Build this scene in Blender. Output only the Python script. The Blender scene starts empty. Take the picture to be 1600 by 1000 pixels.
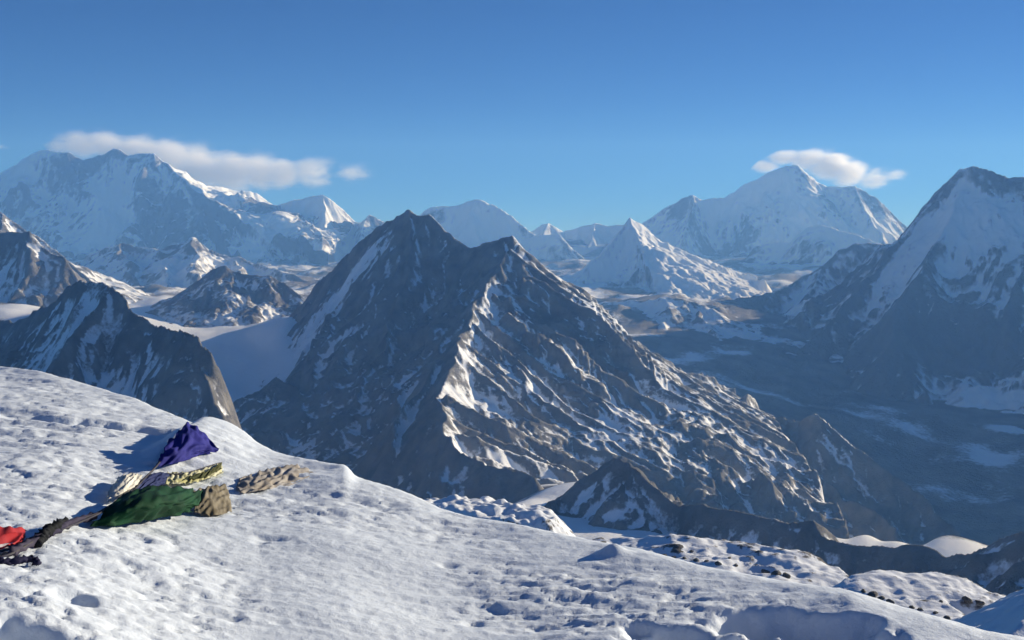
import bpy, math, random
import numpy as np
from mathutils import Vector

# ------------------------------------------------------------------ camera
F = 1670.0                                   # focal length in photograph pixels (1600 wide)
PITCH = -math.atan((500 - 365) / F)          # the level horizon lies at row 365
sc = bpy.context.scene
cd = bpy.data.cameras.new('camera'); cam = bpy.data.objects.new('camera', cd)
sc.collection.objects.link(cam); sc.camera = cam
cd.sensor_width = 36.0; cd.lens = 36.0 * F / 1600.0
cd.clip_start = 0.1; cd.clip_end = 120000.0
cam.location = (0, 0, 0); cam.rotation_euler = (math.pi / 2 + PITCH, 0, 0)

# ------------------------------------------------------------------ sky, sun, exposure
SUN_AZ, SUN_EL = math.radians(57), math.radians(13)   # azimuth clockwise from the view direction (+Y)
SUN = Vector((math.sin(SUN_AZ) * math.cos(SUN_EL), math.cos(SUN_AZ) * math.cos(SUN_EL), math.sin(SUN_EL)))
w = bpy.data.worlds.new('World'); sc.world = w; w.use_nodes = True
nt = w.node_tree; bg = nt.nodes['Background']
sky = nt.nodes.new('ShaderNodeTexSky'); sky.sky_type = 'NISHITA'; sky.sun_disc = False
sky.sun_elevation = SUN_EL; sky.sun_rotation = SUN_AZ
sky.altitude = 6000; sky.air_density = 1.0; sky.dust_density = 0.12; sky.ozone_density = 8.0
nt.links.new(sky.outputs[0], bg.inputs[0]); bg.inputs[1].default_value = 0.068
sl = bpy.data.lights.new('sun', 'SUN'); sl.energy = 5.0; sl.angle = math.radians(0.53); sl.color = (1.0, 0.985, 0.95)
so = bpy.data.objects.new('sun', sl); sc.collection.objects.link(so)
so.rotation_euler = (-SUN).to_track_quat('-Z', 'Y').to_euler()
sc.view_settings.view_transform = 'Standard'; sc.view_settings.look = 'None'
sc.view_settings.exposure = 0.44; sc.view_settings.gamma = 1.0; sc.view_settings.use_curve_mapping = False
sc.render.engine = 'CYCLES'
sc.cycles.use_denoising = True
sc.cycles.max_bounces = 10; sc.cycles.diffuse_bounces = 3; sc.cycles.volume_bounces = 8
sc.cycles.volume_max_steps = 128

# ------------------------------------------------------------------ helpers
def P(px, py, D):
    """photograph pixel + depth in metres along +Y -> world point"""
    dx, dy = (px - 800) / F, (500 - py) / F
    c, s = math.cos(PITCH), math.sin(PITCH)
    X, Y, Z = dx, c - s * dy, s + c * dy
    return np.array((X / Y * D, D, Z / Y * D))

_rng = np.random.RandomState(7)
_perm = _rng.permutation(512).astype(np.int32)
_perm = np.concatenate([_perm, _perm])
_ang = _rng.rand(512) * 2 * np.pi
_gx, _gy = np.cos(_ang).astype(np.float32), np.sin(_ang).astype(np.float32)

def perlin(x, y, seed=0):
    x = np.asarray(x, np.float32); y = np.asarray(y, np.float32)
    xi = np.floor(x); yi = np.floor(y); xf = x - xi; yf = y - yi
    xi = (xi.astype(np.int32) + seed * 57) & 511; yi = (yi.astype(np.int32) + seed * 131) & 511
    u = xf * xf * xf * (xf * (xf * 6 - 15) + 10); v = yf * yf * yf * (yf * (yf * 6 - 15) + 10)
    def g(i, j, a, b):
        h = _perm[_perm[i & 511] + (j & 511)]
        return _gx[h] * a + _gy[h] * b
    n00 = g(xi, yi, xf, yf); n10 = g(xi + 1, yi, xf - 1, yf)
    n01 = g(xi, yi + 1, xf, yf - 1); n11 = g(xi + 1, yi + 1, xf - 1, yf - 1)
    a = n00 + u * (n10 - n00); b = n01 + u * (n11 - n01)
    return (a + v * (b - a)) * 1.5

def fbm(x, y, octaves=4, seed=0, gain=0.5, ridged=False):
    t = 0; a = 1.0
    for o in range(octaves):
        n = perlin(x * 2 ** o + 17.3 * o, y * 2 ** o - 9.1 * o, seed + o)
        t = t + a * ((1 - 2 * np.abs(n)) if ridged else n); a *= gain
    return t

def sstep(a, b, x):
    t = np.clip((x - a) / (b - a), 0, 1); return t * t * (3 - 2 * t)

def blur(h, n):
    for ax in (0, 1):
        for _ in range(2):
            k = 2 * n + 1
            p = np.pad(h, [(n + 1, n) if a == ax else (0, 0) for a in (0, 1)], mode='edge')
            c = np.cumsum(p, axis=ax, dtype=np.float64)
            h = ((c[k:] - c[:-k]) if ax == 0 else (c[:, k:] - c[:, :-k])) / k
    return h.astype(np.float32)

def gully(X, Y, gx, gy, wl, seed):
    """ridges and grooves of one wavelength that run down the slope (gx, gy)"""
    m = np.sqrt(gx * gx + gy * gy) + 1e-6
    sx, sy = -gy / m, gx / m
    cx, cy = X / wl, Y / wl
    ix, iy = np.floor(cx), np.floor(cy)
    num = np.zeros_like(X); sn = np.zeros_like(X); den = np.zeros_like(X)
    for j in (-1, 0, 1):
        for i in (-1, 0, 1):
            a = (ix + i).astype(np.int32); b = (iy + j).astype(np.int32)
            h = _perm[_perm[(a + seed * 37) & 511] + ((b + seed * 91) & 511)]
            vx = cx - (ix + i) - 0.5 - _gx[h] * 0.4; vy = cy - (iy + j) - 0.5 - _gy[h] * 0.4
            ww = np.exp(-(vx * vx + vy * vy) * 2.2)
            ph = (vx * sx + vy * sy) * (2 * np.pi) + _ang[(h * 3) & 511] * 0.35
            num += ww * np.cos(ph); sn += ww * np.sin(ph); den += ww
    return num / den, -sn / den * sx, -sn / den * sy

def catmull(p, n):
    """p: (k, ...) -> resampled to n along axis 0"""
    k = len(p); q = np.concatenate([2 * p[:1] - p[1:2], p, 2 * p[-1:] - p[-2:-1]])
    t = np.linspace(0, k - 1, n); i = np.minimum(t.astype(int), k - 2); f = (t - i).reshape((-1,) + (1,) * (p.ndim - 1))
    a, b, c, d = q[i], q[i + 1], q[i + 2], q[i + 3]
    return 0.5 * (2 * b + (c - a) * f + (2 * a - 5 * b + 4 * c - d) * f ** 2 + (3 * b - a - 3 * c + d) * f ** 3)

def jag(pts, it, amt, rnd):
    pts = [np.array(p, float) for p in pts]
    for _ in range(it):
        out = [pts[0]]
        for a, b in zip(pts[:-1], pts[1:]):
            d = b - a; L = math.hypot(d[0], d[1])
            n = np.array((-d[1], d[0], 0)) / (L + 1e-6)
            m = (a + b) / 2 + n * L * rnd.uniform(-amt, amt)
            m[2] += math.sqrt(L * L + d[2] ** 2) * rnd.uniform(-amt, amt) * 0.45
            out += [m, b]
        pts = out
    return pts

# ------------------------------------------------------------------ materials
def newmat(name):
    m = bpy.data.materials.new(name); m.use_nodes = True
    t = m.node_tree; b = t.nodes['Principled BSDF']; return m, t, b
def node(t, kind, **kw):
    n = t.nodes.new(kind)
    for k, v in kw.items():
        setattr(n, k, v)
    return n

def alpine(name, rock1, rock2, scale, snow=(0.84, 0.86, 0.89), soft=0.10):
    """rock and snow mixed by the mesh's own snow attribute, broken up by noise of the given size in metres"""
    m, t, b = newmat(name)
    geo = node(t, 'ShaderNodeNewGeometry')
    at = node(t, 'ShaderNodeAttribute', attribute_name='snow')
    def noise(s, det, rough=0.6):
        n = node(t, 'ShaderNodeTexNoise'); n.inputs['Scale'].default_value = 1.0 / s
        n.inputs['Detail'].default_value = det; n.inputs['Roughness'].default_value = rough
        t.links.new(geo.outputs['Position'], n.inputs['Vector']); return n
    n1 = noise(scale, 7, 0.65); n2 = noise(scale * 9, 4); n3 = noise(scale * 0.35, 4)
    ma = node(t, 'ShaderNodeMath', operation='MULTIPLY_ADD'); ma.inputs[1].default_value = 0.9; ma.inputs[2].default_value = -0.45
    t.links.new(n1.outputs[0], ma.inputs[0])
    ad = node(t, 'ShaderNodeMath', operation='ADD'); t.links.new(at.outputs['Fac'], ad.inputs[0]); t.links.new(ma.outputs[0], ad.inputs[1])
    mr = node(t, 'ShaderNodeMapRange'); mr.interpolation_type = 'SMOOTHSTEP'
    mr.inputs[1].default_value = 0.5 - soft; mr.inputs[2].default_value = 0.5 + soft
    t.links.new(ad.outputs[0], mr.inputs[0])
    rk = node(t, 'ShaderNodeMix', data_type='RGBA'); rk.inputs[6].default_value = (*rock1, 1); rk.inputs[7].default_value = (*rock2, 1)
    rr = node(t, 'ShaderNodeMapRange'); rr.inputs[1].default_value = 0.35; rr.inputs[2].default_value = 0.65
    t.links.new(n2.outputs[0], rr.inputs[0]); t.links.new(rr.outputs[0], rk.inputs[0])
    mx = node(t, 'ShaderNodeMix', data_type='RGBA'); mx.inputs[7].default_value = (*snow, 1)
    t.links.new(mr.outputs[0], mx.inputs[0]); t.links.new(rk.outputs[2], mx.inputs[6])
    t.links.new(mx.outputs[2], b.inputs['Base Color'])
    b.inputs['Roughness'].default_value = 0.85; b.inputs['Specular IOR Level'].default_value = 0.15
    st = node(t, 'ShaderNodeMapRange'); st.inputs[3].default_value = 1.0; st.inputs[4].default_value = 0.25
    t.links.new(mr.outputs[0], st.inputs[0])
    bp = node(t, 'ShaderNodeBump'); bp.inputs['Distance'].default_value = scale * 0.55
    t.links.new(st.outputs[0], bp.inputs['Strength'])
    hs = node(t, 'ShaderNodeMath', operation='ADD'); t.links.new(n1.outputs[0], hs.inputs[0])
    h3 = node(t, 'ShaderNodeMath', operation='MULTIPLY'); h3.inputs[1].default_value = 0.35
    t.links.new(n3.outputs[0], h3.inputs[0]); t.links.new(h3.outputs[0], hs.inputs[1])
    t.links.new(hs.outputs[0], bp.inputs['Height']); t.links.new(bp.outputs[0], b.inputs['Normal'])
    return m

# ------------------------------------------------------------------ terrain meshes
def link(o, label=None, category=None, kind=None, group=None):
    if o.name not in sc.collection.objects: sc.collection.objects.link(o)
    if label: o['label'] = label
    if category: o['category'] = category
    if kind: o['kind'] = kind
    if group: o['group'] = group
    return o

def grid_mesh(name, X, Y, Z, mat, keep=None, attrs=None):
    ny, nx = X.shape
    idx = np.arange(ny * nx, dtype=np.int32).reshape(ny, nx)
    q = np.stack([idx[:-1, :-1], idx[:-1, 1:], idx[1:, 1:], idx[1:, :-1]], -1).reshape(-1, 4)
    if keep is not None:
        k = keep[:-1, :-1] | keep[:-1, 1:] | keep[1:, 1:] | keep[1:, :-1]
        q = q[k.reshape(-1)]
        used = np.unique(q); rm = np.full(ny * nx, -1, np.int32); rm[used] = np.arange(len(used)); q = rm[q]
    else:
        used = np.arange(ny * nx)
    co = np.stack([X, Y, Z], -1).reshape(-1, 3)[used].astype(np.float32)
    me = bpy.data.meshes.new(name)
    me.vertices.add(len(co)); me.vertices.foreach_set('co', co.ravel())
    me.loops.add(len(q) * 4); me.loops.foreach_set('vertex_index', q.ravel().astype(np.int32))
    me.polygons.add(len(q)); me.polygons.foreach_set('loop_start', np.arange(0, len(q) * 4, 4, dtype=np.int32))
    me.polygons.foreach_set('use_smooth', np.ones(len(q), bool))
    for an, av in (attrs or {}).items():
        a = me.attributes.new(an, 'FLOAT', 'POINT'); a.data.foreach_set('value', av.reshape(-1)[used].astype(np.float32))
    me.update(calc_edges=True); me.validate()
    me.materials.append(mat)
    o = bpy.data.objects.new(name, me)
    return o

def ridge_field(X, Y, cell, ridges, floor, rnd, jit=2, amt=0.07):
    H = np.full(X.shape, floor, np.float32); dm = np.full(X.shape, 1e6, np.float32)
    x0, y0 = X[0, 0], Y[0, 0]; ny, nx = X.shape
    for r in ridges:
        pts = jag(r['q'] if 'q' in r else [P(*p) for p in r['p']], r.get('jit', jit), r.get('amt', amt), rnd)
        s2 = r.get('s2'); s, L, wd, R = r.get('s', 1.0), r.get('L', 1500.0), r.get('w', 0.0), r.get('R', 2500.0)
        for a, b in zip(pts[:-1], pts[1:]):
            i0 = max(int((min(a[0], b[0]) - R - x0) / cell), 0); i1 = min(int((max(a[0], b[0]) + R - x0) / cell) + 2, nx)
            j0 = max(int((min(a[1], b[1]) - R - y0) / cell), 0); j1 = min(int((max(a[1], b[1]) + R - y0) / cell) + 2, ny)
            if i0 >= i1 or j0 >= j1: continue
            sl_ = (slice(j0, j1), slice(i0, i1))
            x = X[sl_] - a[0]; y = Y[sl_] - a[1]
            ex, ey = b[0] - a[0], b[1] - a[1]; l2 = ex * ex + ey * ey + 1e-6
            t = np.clip((x * ex + y * ey) / l2, 0, 1)
            d = np.sqrt((x - t * ex) ** 2 + (y - t * ey) ** 2)
            ss = s if s2 is None else s + (s2 - s) * sstep(-60, 60, ex / math.sqrt(l2) * y - ey / math.sqrt(l2) * x)
            z = a[2] + (b[2] - a[2]) * t - ss * L * np.log1p(np.maximum(d - wd, 0) / L)
            H[sl_] = np.maximum(H[sl_], z); dm[sl_] = np.minimum(dm[sl_], d)
    return H, dm

def mountain(name, label, box, cell, ridges, mat, floor=-2600, seed=1, noise=(400, 60), gul=((500, 60), (230, 28), (110, 12), (55, 5)),
             gblur=0.3, ridgy=None, crag=0.9, aspect=(0, 0), soft=0, crest=160, snow=(0.45, 1.1, 0.9, 0.25), spots=(), jit=2, amt=0.07, keepfloor=None, kind='structure'):
    rnd = random.Random(seed)
    xs = np.arange(box[0], box[1], cell, dtype=np.float32); ys = np.arange(box[2], box[3], cell, dtype=np.float32)
    X, Y = np.meshgrid(xs, ys)
    H, dm = ridge_field(X, Y, cell, ridges, floor, rnd, jit, amt)
    mask = np.minimum(dm / crest, 1.0)
    H = H + fbm(X / noise[0], Y / noise[0], 4, seed) * noise[1] * mask
    if ridgy:
        wl, am = ridgy
        rx = X + fbm(X / wl, Y / wl, 2, seed + 5) * wl * 0.5; ry = Y + fbm(X / wl + 9, Y / wl, 2, seed + 6) * wl * 0.5
        H = H + am * (fbm(rx / wl, ry / wl, 5, seed + 7, gain=0.55, ridged=True) - 0.75) * (0.15 + 0.85 * np.minimum(dm / (crest * 1.6), 1.0))
    gsum = np.zeros_like(H)
    Hs = blur(H, max(1, int(gul[0][0] * gblur / cell)))
    gy, gx = np.gradient(Hs, cell)
    for k, (wl, am) in enumerate(gul):
        slope = np.sqrt(gx * gx + gy * gy)
        wx = X + fbm(X / (wl * 1.7), Y / (wl * 1.7), 2, seed + 20 + k) * wl * 0.6
        wy = Y + fbm(X / (wl * 1.7), Y / (wl * 1.7), 2, seed + 30 + k) * wl * 0.6
        c, dx, dy = gully(wx, wy, gx, gy, wl, seed + k)
        mk = sstep(0.12, 0.7, slope) * np.minimum(dm / (crest * (wl / gul[0][0]) ** 0.8 + 1e-3), 1.0)
        hh = (1 - np.sqrt(np.clip((1 - c) / 2, 0, 1))) * 2 - 1          # sharp ribs, rounded grooves
        H = H + am * (hh - 0.15) * mk
        gsum = gsum + hh * mk * (0.55 ** k)
        kk = am * 2 * np.pi / wl
        gx = gx + dx * kk * mk * 0.6; gy = gy + dy * kk * mk * 0.6
    H = H + fbm(X / (cell * 7), Y / (cell * 7), 3, seed + 50) * cell * 0.55 + fbm(X / (cell * 16), Y / (cell * 16), 3, seed + 52) * cell * crag
    gyy, gxx = np.gradient(H, cell)
    nz = 1 / np.sqrt(1 + gxx ** 2 + gyy ** 2)
    conc = (blur(H, 3) - H) / cell
    b0, ks, kc, kn = snow
    S = b0 + ks * (nz - 0.62) + kc * np.clip(conc, -0.5, 0.5) - 0.10 * gsum * kc + kn * fbm(X / (noise[0] * 1.3), Y / (noise[0] * 1.3), 4, seed + 70)
    S = S + (-gxx * aspect[0] - gyy * aspect[1]) * nz
    for (px, py, D, r, v) in spots:
        q = P(px, py, D)
        S = S + v * np.exp(-((X - q[0]) ** 2 + (Y - q[1]) ** 2) / (r * r))
    keep = (H > ground_z(X, Y) - 40 - 2 * cell) if keepfloor is None else H > keepfloor
    o = grid_mesh(name, X, Y, H, mat, keep, {'snow': S})
    link(o, label, None, kind)
    return o, (X, Y, H)

m_far = alpine('far_snow_and_rock', (0.10, 0.10, 0.11), (0.17, 0.16, 0.15), 140, soft=.2)
m_mid = alpine('mid_snow_and_rock', (0.115, 0.112, 0.108), (0.24, 0.225, 0.21), 38, soft=.2)
m_near = alpine('near_snow_and_rock', (0.105, 0.103, 0.100), (0.24, 0.225, 0.205), 16, soft=.2)
m_close = alpine('slope_snow_and_rock', (0.09, 0.085, 0.08), (0.17, 0.15, 0.13), 5)

def R(*p, **k):
    return dict(p=list(p), **k)

# ---- ground: one sheet of valley floor, glaciers and snow hills out to the far peaks
CTRL = [(-600, 480, 9000), (-400, 850, 4000), (-200, 560, 6500), (0, 478, 7400), (75, 492, 7000), (30, 530, 6200), (60, 850, 3600), (-100, 900, 3200), (200, 900, 3200),
        (120, 432, 17000), (220, 430, 17500), (320, 428, 17000), (420, 445, 15000), (300, 418, 20000), (140, 450, 13500), (220, 460, 12500), (240, 465, 10500),
        (225, 478, 10500), (270, 500, 9900), (320, 514, 9400), (375, 516, 9150), (480, 455, 12000), (450, 445, 13500), (420, 503, 8700), (450, 490, 8700), (400, 560, 8200), (385, 620, 7600), (395, 665, 7000), (380, 700, 6500), (480, 545, 8000),
        (430, 860, 4000), (600, 450, 15000), (800, 450, 15000), (875, 445, 16500), (905, 438, 18000), (915, 474, 13800), (960, 478, 13500), (1010, 468, 13800), (1060, 480, 13600), (1120, 472, 14500),
        (1000, 510, 12300), (1060, 520, 12000), (980, 525, 11500), (1100, 540, 11300), (1150, 552, 10900), (1060, 560, 10300), (1190, 490, 15500), (1220, 470, 17500), (1300, 450, 18500),
        (1200, 600, 10000), (1290, 625, 9700), (1380, 645, 9400), (1460, 655, 9300), (1570, 668, 9100), (1480, 690, 8800), (1450, 740, 8000), (1560, 720, 8400), (1540, 785, 7400), (1500, 820, 6800), (1600, 790, 7200),
        (1700, 700, 8600), (1800, 760, 7500), (1300, 840, 5380), (1400, 846, 5310), (1500, 853, 5235), (1600, 845, 5320), (1350, 832, 5460), (1480, 836, 5420), (1250, 850, 5280), (1700, 850, 5270), (1400, 900, 5900), (1480, 890, 6000), (1320, 890, 5900), (1560, 870, 6200), (1640, 880, 6000), (1900, 800, 5000), (1250, 832, 5900), (1100, 810, 5500),
        (900, 785, 3750), (980, 818, 3450), (880, 835, 3250), (950, 855, 3100), (820, 800, 3500), (760, 850, 3000), (850, 900, 2600), (700, 900, 4000), (600, 950, 4400), (520, 900, 4400), (620, 1000, 3000), (480, 850, 5200), (560, 860, 5400), (430, 760, 6000),
        (1100, 1050, 2300), (1300, 1150, 2000), (1500, 1250, 1800), (1800, 1250, 1600), (1200, 980, 2900), (1450, 1020, 2600), (1650, 1000, 2400), (200, 1050, 2000), (600, 1000, 1700), (1000, 1020, 1600), (-300, 1050, 2000)] + \
       [(px, 408, 24000) for px in range(-300, 1900, 200)] + [(px, 376, 31000) for px in range(-300, 1900, 200)]
_G = {}
def ground_z(X, Y):
    """height of the ground sheet under (X, Y)"""
    Z = _G['z']; ny, nx = Z.shape
    i = np.clip((X / np.maximum(Y, 1) + 0.86) / 1.72 * (nx - 1), 0, nx - 1).astype(int)
    j = np.clip((np.log(np.maximum(Y, 1500)) - math.log(1500)) / math.log(31200 / 1500) * (ny - 1), 0, ny - 1).astype(int)
    return Z[j, i]
def ground():
    az = np.linspace(-0.86, 0.86, 520).astype(np.float32); rr = np.exp(np.linspace(math.log(1500), math.log(31200), 400)).astype(np.float32)
    A, D = np.meshgrid(az, rr)
    X, Y = A * D, D
    num = np.zeros_like(X); den = np.zeros_like(X); lD = np.log(D)
    for (px, py, d) in CTRL:
        q = P(px, py, d)
        dd = ((A - q[0] / q[1]) / 0.055) ** 2 + ((lD - math.log(d)) / 0.13) ** 2
        ww = 1 / (dd + 0.10) ** 1.8
        num += ww * q[2]; den += ww
    Z = num / den
    rough = sstep(9000, 14000, D) * 1.0 + 0.25
    n1 = fbm(X / 900, Y / 900, 5, 41); n2 = fbm(X / 1600, Y / 1600, 5, 47, ridged=True)
    Z = Z + (n1 * 45 + (n2 - 0.9) * 45 * sstep(10000, 15000, D)) * rough
    n3 = fbm(X / 180, Y / 180, 3, 53); Z = Z + n3 * 9 * (0.2 + sstep(8000, 12000, D)) + 26 * (fbm(X / 260, Y / 420, 5, 57, gain=0.65, ridged=True) - 0.8) * sstep(9500, 13000, D) * (0.35 + 0.65 * sstep(0.1, 0.5, fbm(X / 1500, Y / 1500, 2, 59) + 0.3))
    # snow cover plus painted valley mist: glaciers and snow shelves white, valley floors bare
    S = 0.50 + 0.55 * fbm(X / 700, Y / 700, 5, 61) + 0.0 * sstep(10000, 16000, D) - 0.45 * sstep(0.16, 0.24, A) * sstep(14500, 12000, D) * sstep(3600, 4600, D) - 0.18 * sstep(0.0, 0.1, A) * sstep(16000, 13000, D) * sstep(3600, 4600, D)
    for (px, py, d, r, v) in [(400, 560, 8200, 900, 1.0), (390, 640, 7200, 900, 1.0), (440, 495, 8700, 700, 1.0), (300, 512, 9500, 450, .9), (230, 480, 10500, 500, .9), (40, 480, 7200, 500, .6),
                              (900, 810, 3450, 700, 1.0), (950, 850, 3100, 500, 1.0), (1300, 640, 9500, 1500, 0.12), (1500, 690, 8700, 1600, 0.22), (1200, 590, 10200, 1000, 0.05), (1560, 720, 8300, 700, .25), (1420, 655, 9300, 500, .25),  # faint right-valley spots pale the floor, standing in for mist
                              (1550, 780, 7400, 900, 0.1), (1450, 810, 6200, 700, 0.15), (1060, 510, 12200, 900, -.2), (1570, 671, 9100, 130, 1.2), (1150, 552, 10900, 150, 1.0),
                              (1310, 842, 5380, 240, .9), (1390, 846, 5330, 240, .9), (1510, 853, 5260, 260, .9)]:
        q = P(px, py, d); S = S + v * np.exp(-((X - q[0]) ** 2 + (Y - q[1]) ** 2) / (r * r))
    _G['z'] = Z
    o = grid_mesh('ground', X, Y, Z, m_mid, None, {'snow': S})
    link(o, 'glaciers, snow hills and valley floor between the mountains', None, 'structure')
ground()

# ---- far left massif with the banner cloud
mountain('massif', 'huge shaded snow massif under the long banner cloud', (-15500, -3600, 20500, 28500), 24, [
    R((-300, 335, 27500), (-120, 300, 26900), (0, 270, 26500), (40, 246, 26300), (70, 233, 26200), (105, 237, 26000), (130, 251, 26000),
      (150, 243, 25900), (178, 231, 25800), (200, 241, 25800), (240, 240, 25700), (262, 256, 25700), (290, 274, 25900), (330, 290, 26600),
      (385, 299, 27300), (405, 304, 27500), (432, 325, 27600), (470, 355, 27700), (520, 385, 27800), s=1.5, L=2600, R=5000),
    R((262, 256, 25700), (300, 288, 25150), (320, 318, 24700), (350, 350, 24200), (395, 392, 23600), (412, 420, 23000), s=1.35, s2=0.55, L=2800, R=7500),
    R((178, 231, 25800), (170, 285, 25200), (158, 335, 24600), (150, 380, 23900), s=1.5, L=1500, R=2500),
    R((105, 237, 26000), (118, 285, 25500), (142, 330, 25000), (165, 372, 24300), s=1.4, L=1500, R=2500),
    R((0, 270, 26500), (30, 320, 25700), (60, 365, 25000), s=1.3, L=1500, R=2500),
    R((320, 318, 24700), (300, 355, 24100), (288, 392, 23400), s=1.3, L=1200, R=2000),
  ], m_far, seed=3, noise=(1500, 150), gul=((1500, 170), (700, 75), (330, 32), (160, 14)), crest=500, ridgy=(1700, 200), amt=0.1, snow=(0.58, 1.2, 0.3, 0.65))

# ---- peaks between the two massifs
mountain('snow_peak', 'blunt snow peak with a bright right face right of the banner cloud', (-6600, -2200, 20500, 26500), 22, [
    R((418, 345, 25500), (432, 320, 25200), (468, 311, 25000), (505, 304, 24800), (530, 322, 24900), (556, 347, 25000), (566, 345, 24700),
      (577, 334, 24500), (600, 346, 24600), (640, 365, 24800), (680, 390, 25000), s=1.5, L=2200, R=4000),
    R((505, 304, 24800), (508, 345, 24200), (520, 385, 23500), (527, 420, 22800), s=1.5, L=1500, R=2500),
    R((577, 334, 24500), (565, 370, 23900), (545, 410, 23200), s=1.4, L=1500, R=2500),
  ], m_far, seed=5, noise=(1400, 110), gul=((1200, 110), (550, 50), (260, 24), (130, 10)), crest=450, amt=0.1, snow=(0.82, 0.9, 0.15, 0.45))
mountain('broad_peak', 'broad shaded peak behind the dark central mountain', (-2700, 2700, 20500, 26500), 22, [
    R((600, 370, 25200), (640, 345, 25100), (672, 323, 25000), (720, 320, 24900), (745, 310, 24800), (765, 318, 24800), (790, 331, 24700),
      (828, 360, 24500), (860, 385, 24300), (900, 410, 24000), s=1.4, L=2200, R=4000),
    R((820, 372, 23600), (845, 366, 23400), (872, 364, 23300), (890, 384, 23200), (915, 405, 23000), s=1.3, L=1500, R=2500),
  ], m_far, seed=6, noise=(1400, 110), gul=((1200, 120), (550, 55), (260, 26), (130, 11)), crest=450, amt=0.1, snow=(0.82, 0.9, 0.15, 0.45))
mountain('distant_peaks', 'pale distant snow summits in the gap left of the pyramid peak', (-700, 3900, 26500, 30200), 26, [
    R((790, 390, 29500), (828, 362, 29500), (856, 347, 29400), (880, 362, 29400), (905, 356, 29300), (930, 348, 29300), (950, 354, 29300),
      (975, 352, 29400), (1010, 368, 29500), s=1.1, L=2000, R=3000),
    R((856, 347, 29400), (850, 372, 28700), (840, 395, 28000), s=1.1, L=1500, R=2000),
    R((930, 348, 29300), (925, 372, 28600), (915, 395, 28000), s=1.1, L=1500, R=2000),
  ], m_far, seed=8, noise=(1400, 90), gul=((1000, 90), (480, 40), (230, 18), (120, 8)), crest=350, snow=(0.9, 0.8, 0.1, 0.25))

# ---- pyramid peak
mountain('pyramid_peak', 'sharp snow pyramid peak with a sunlit right face', (300, 5600, 13600, 19500), 15, [
    R((880, 452, 16800), (900, 432, 17000), (930, 405, 17300), (960, 372, 17700), (984, 340, 18000), (1005, 352, 18100), (1040, 384, 18200),
      (1090, 402, 18000), (1120, 420, 17700), (1150, 440, 17500), (1195, 436, 17200), s=1.35, L=1800, R=3000),
    R((984, 340, 18000), (995, 385, 17500), (1000, 415, 17000), (1035, 445, 16400), (1060, 470, 15800), s=1.3, s2=0.8, L=1300, R=2200),
    R((1000, 415, 17000), (975, 440, 16500), (950, 470, 16000), s=1.2, L=1000, R=1800),
    R((1040, 384, 18200), (1080, 420, 17400), (1130, 455, 16600), s=1.2, L=1200, R=2000),
    R((1120, 420, 17700), (1150, 455, 17000), (1190, 475, 16300), s=1.1, L=1000, R=1800),
  ], m_far, seed=9, noise=(900, 80), gul=((800, 80), (380, 38), (180, 17), (90, 8)), crest=260, ridgy=(900, 70), snow=(0.88, 0.9, 0.15, 0.3))

# ---- far right massif under the cap cloud
mountain('capped_massif', 'massive blue-shaded mountain under the cap cloud', (2700, 12500, 22000, 29500), 24, [
    R((960, 385, 28500), (985, 360, 28500), (1010, 345, 28500), (1040, 325, 28400), (1062, 312, 28300), (1082, 305, 28200), (1096, 313, 28200),
      (1120, 310, 28200), (1150, 298, 28100), (1180, 281, 28000), (1210, 267, 28000), (1228, 259, 28000), (1246, 259, 28000), (1260, 270, 28100), (1275, 283, 28200),
      (1292, 292, 28200), (1335, 291, 28000), (1352, 300, 28000), (1372, 312, 28000), (1400, 338, 28000), (1418, 356, 28000), (1460, 390, 28000),
      s=1.3, L=2800, R=5000),
    R((1335, 291, 28000), (1352, 330, 27200), (1378, 362, 26400), (1392, 385, 25600), s=1.3, L=1500, R=2600),
    R((1082, 305, 28200), (1080, 340, 27200), (1070, 375, 26200), s=1.3, L=1500, R=2600),
    R((1180, 385, 23600), (1235, 378, 23400), (1262, 355, 23200), (1285, 352, 23100), (1310, 360, 23000), (1338, 366, 22800), (1380, 385, 22500), s=1.1, L=1500, R=2500),
  ], m_far, seed=11, noise=(1500, 130), gul=((1300, 130), (600, 60), (280, 27), (140, 12)), crest=450, ridgy=(1500, 130), amt=0.1, snow=(0.70, 0.9, 0.2, 0.55))

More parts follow.
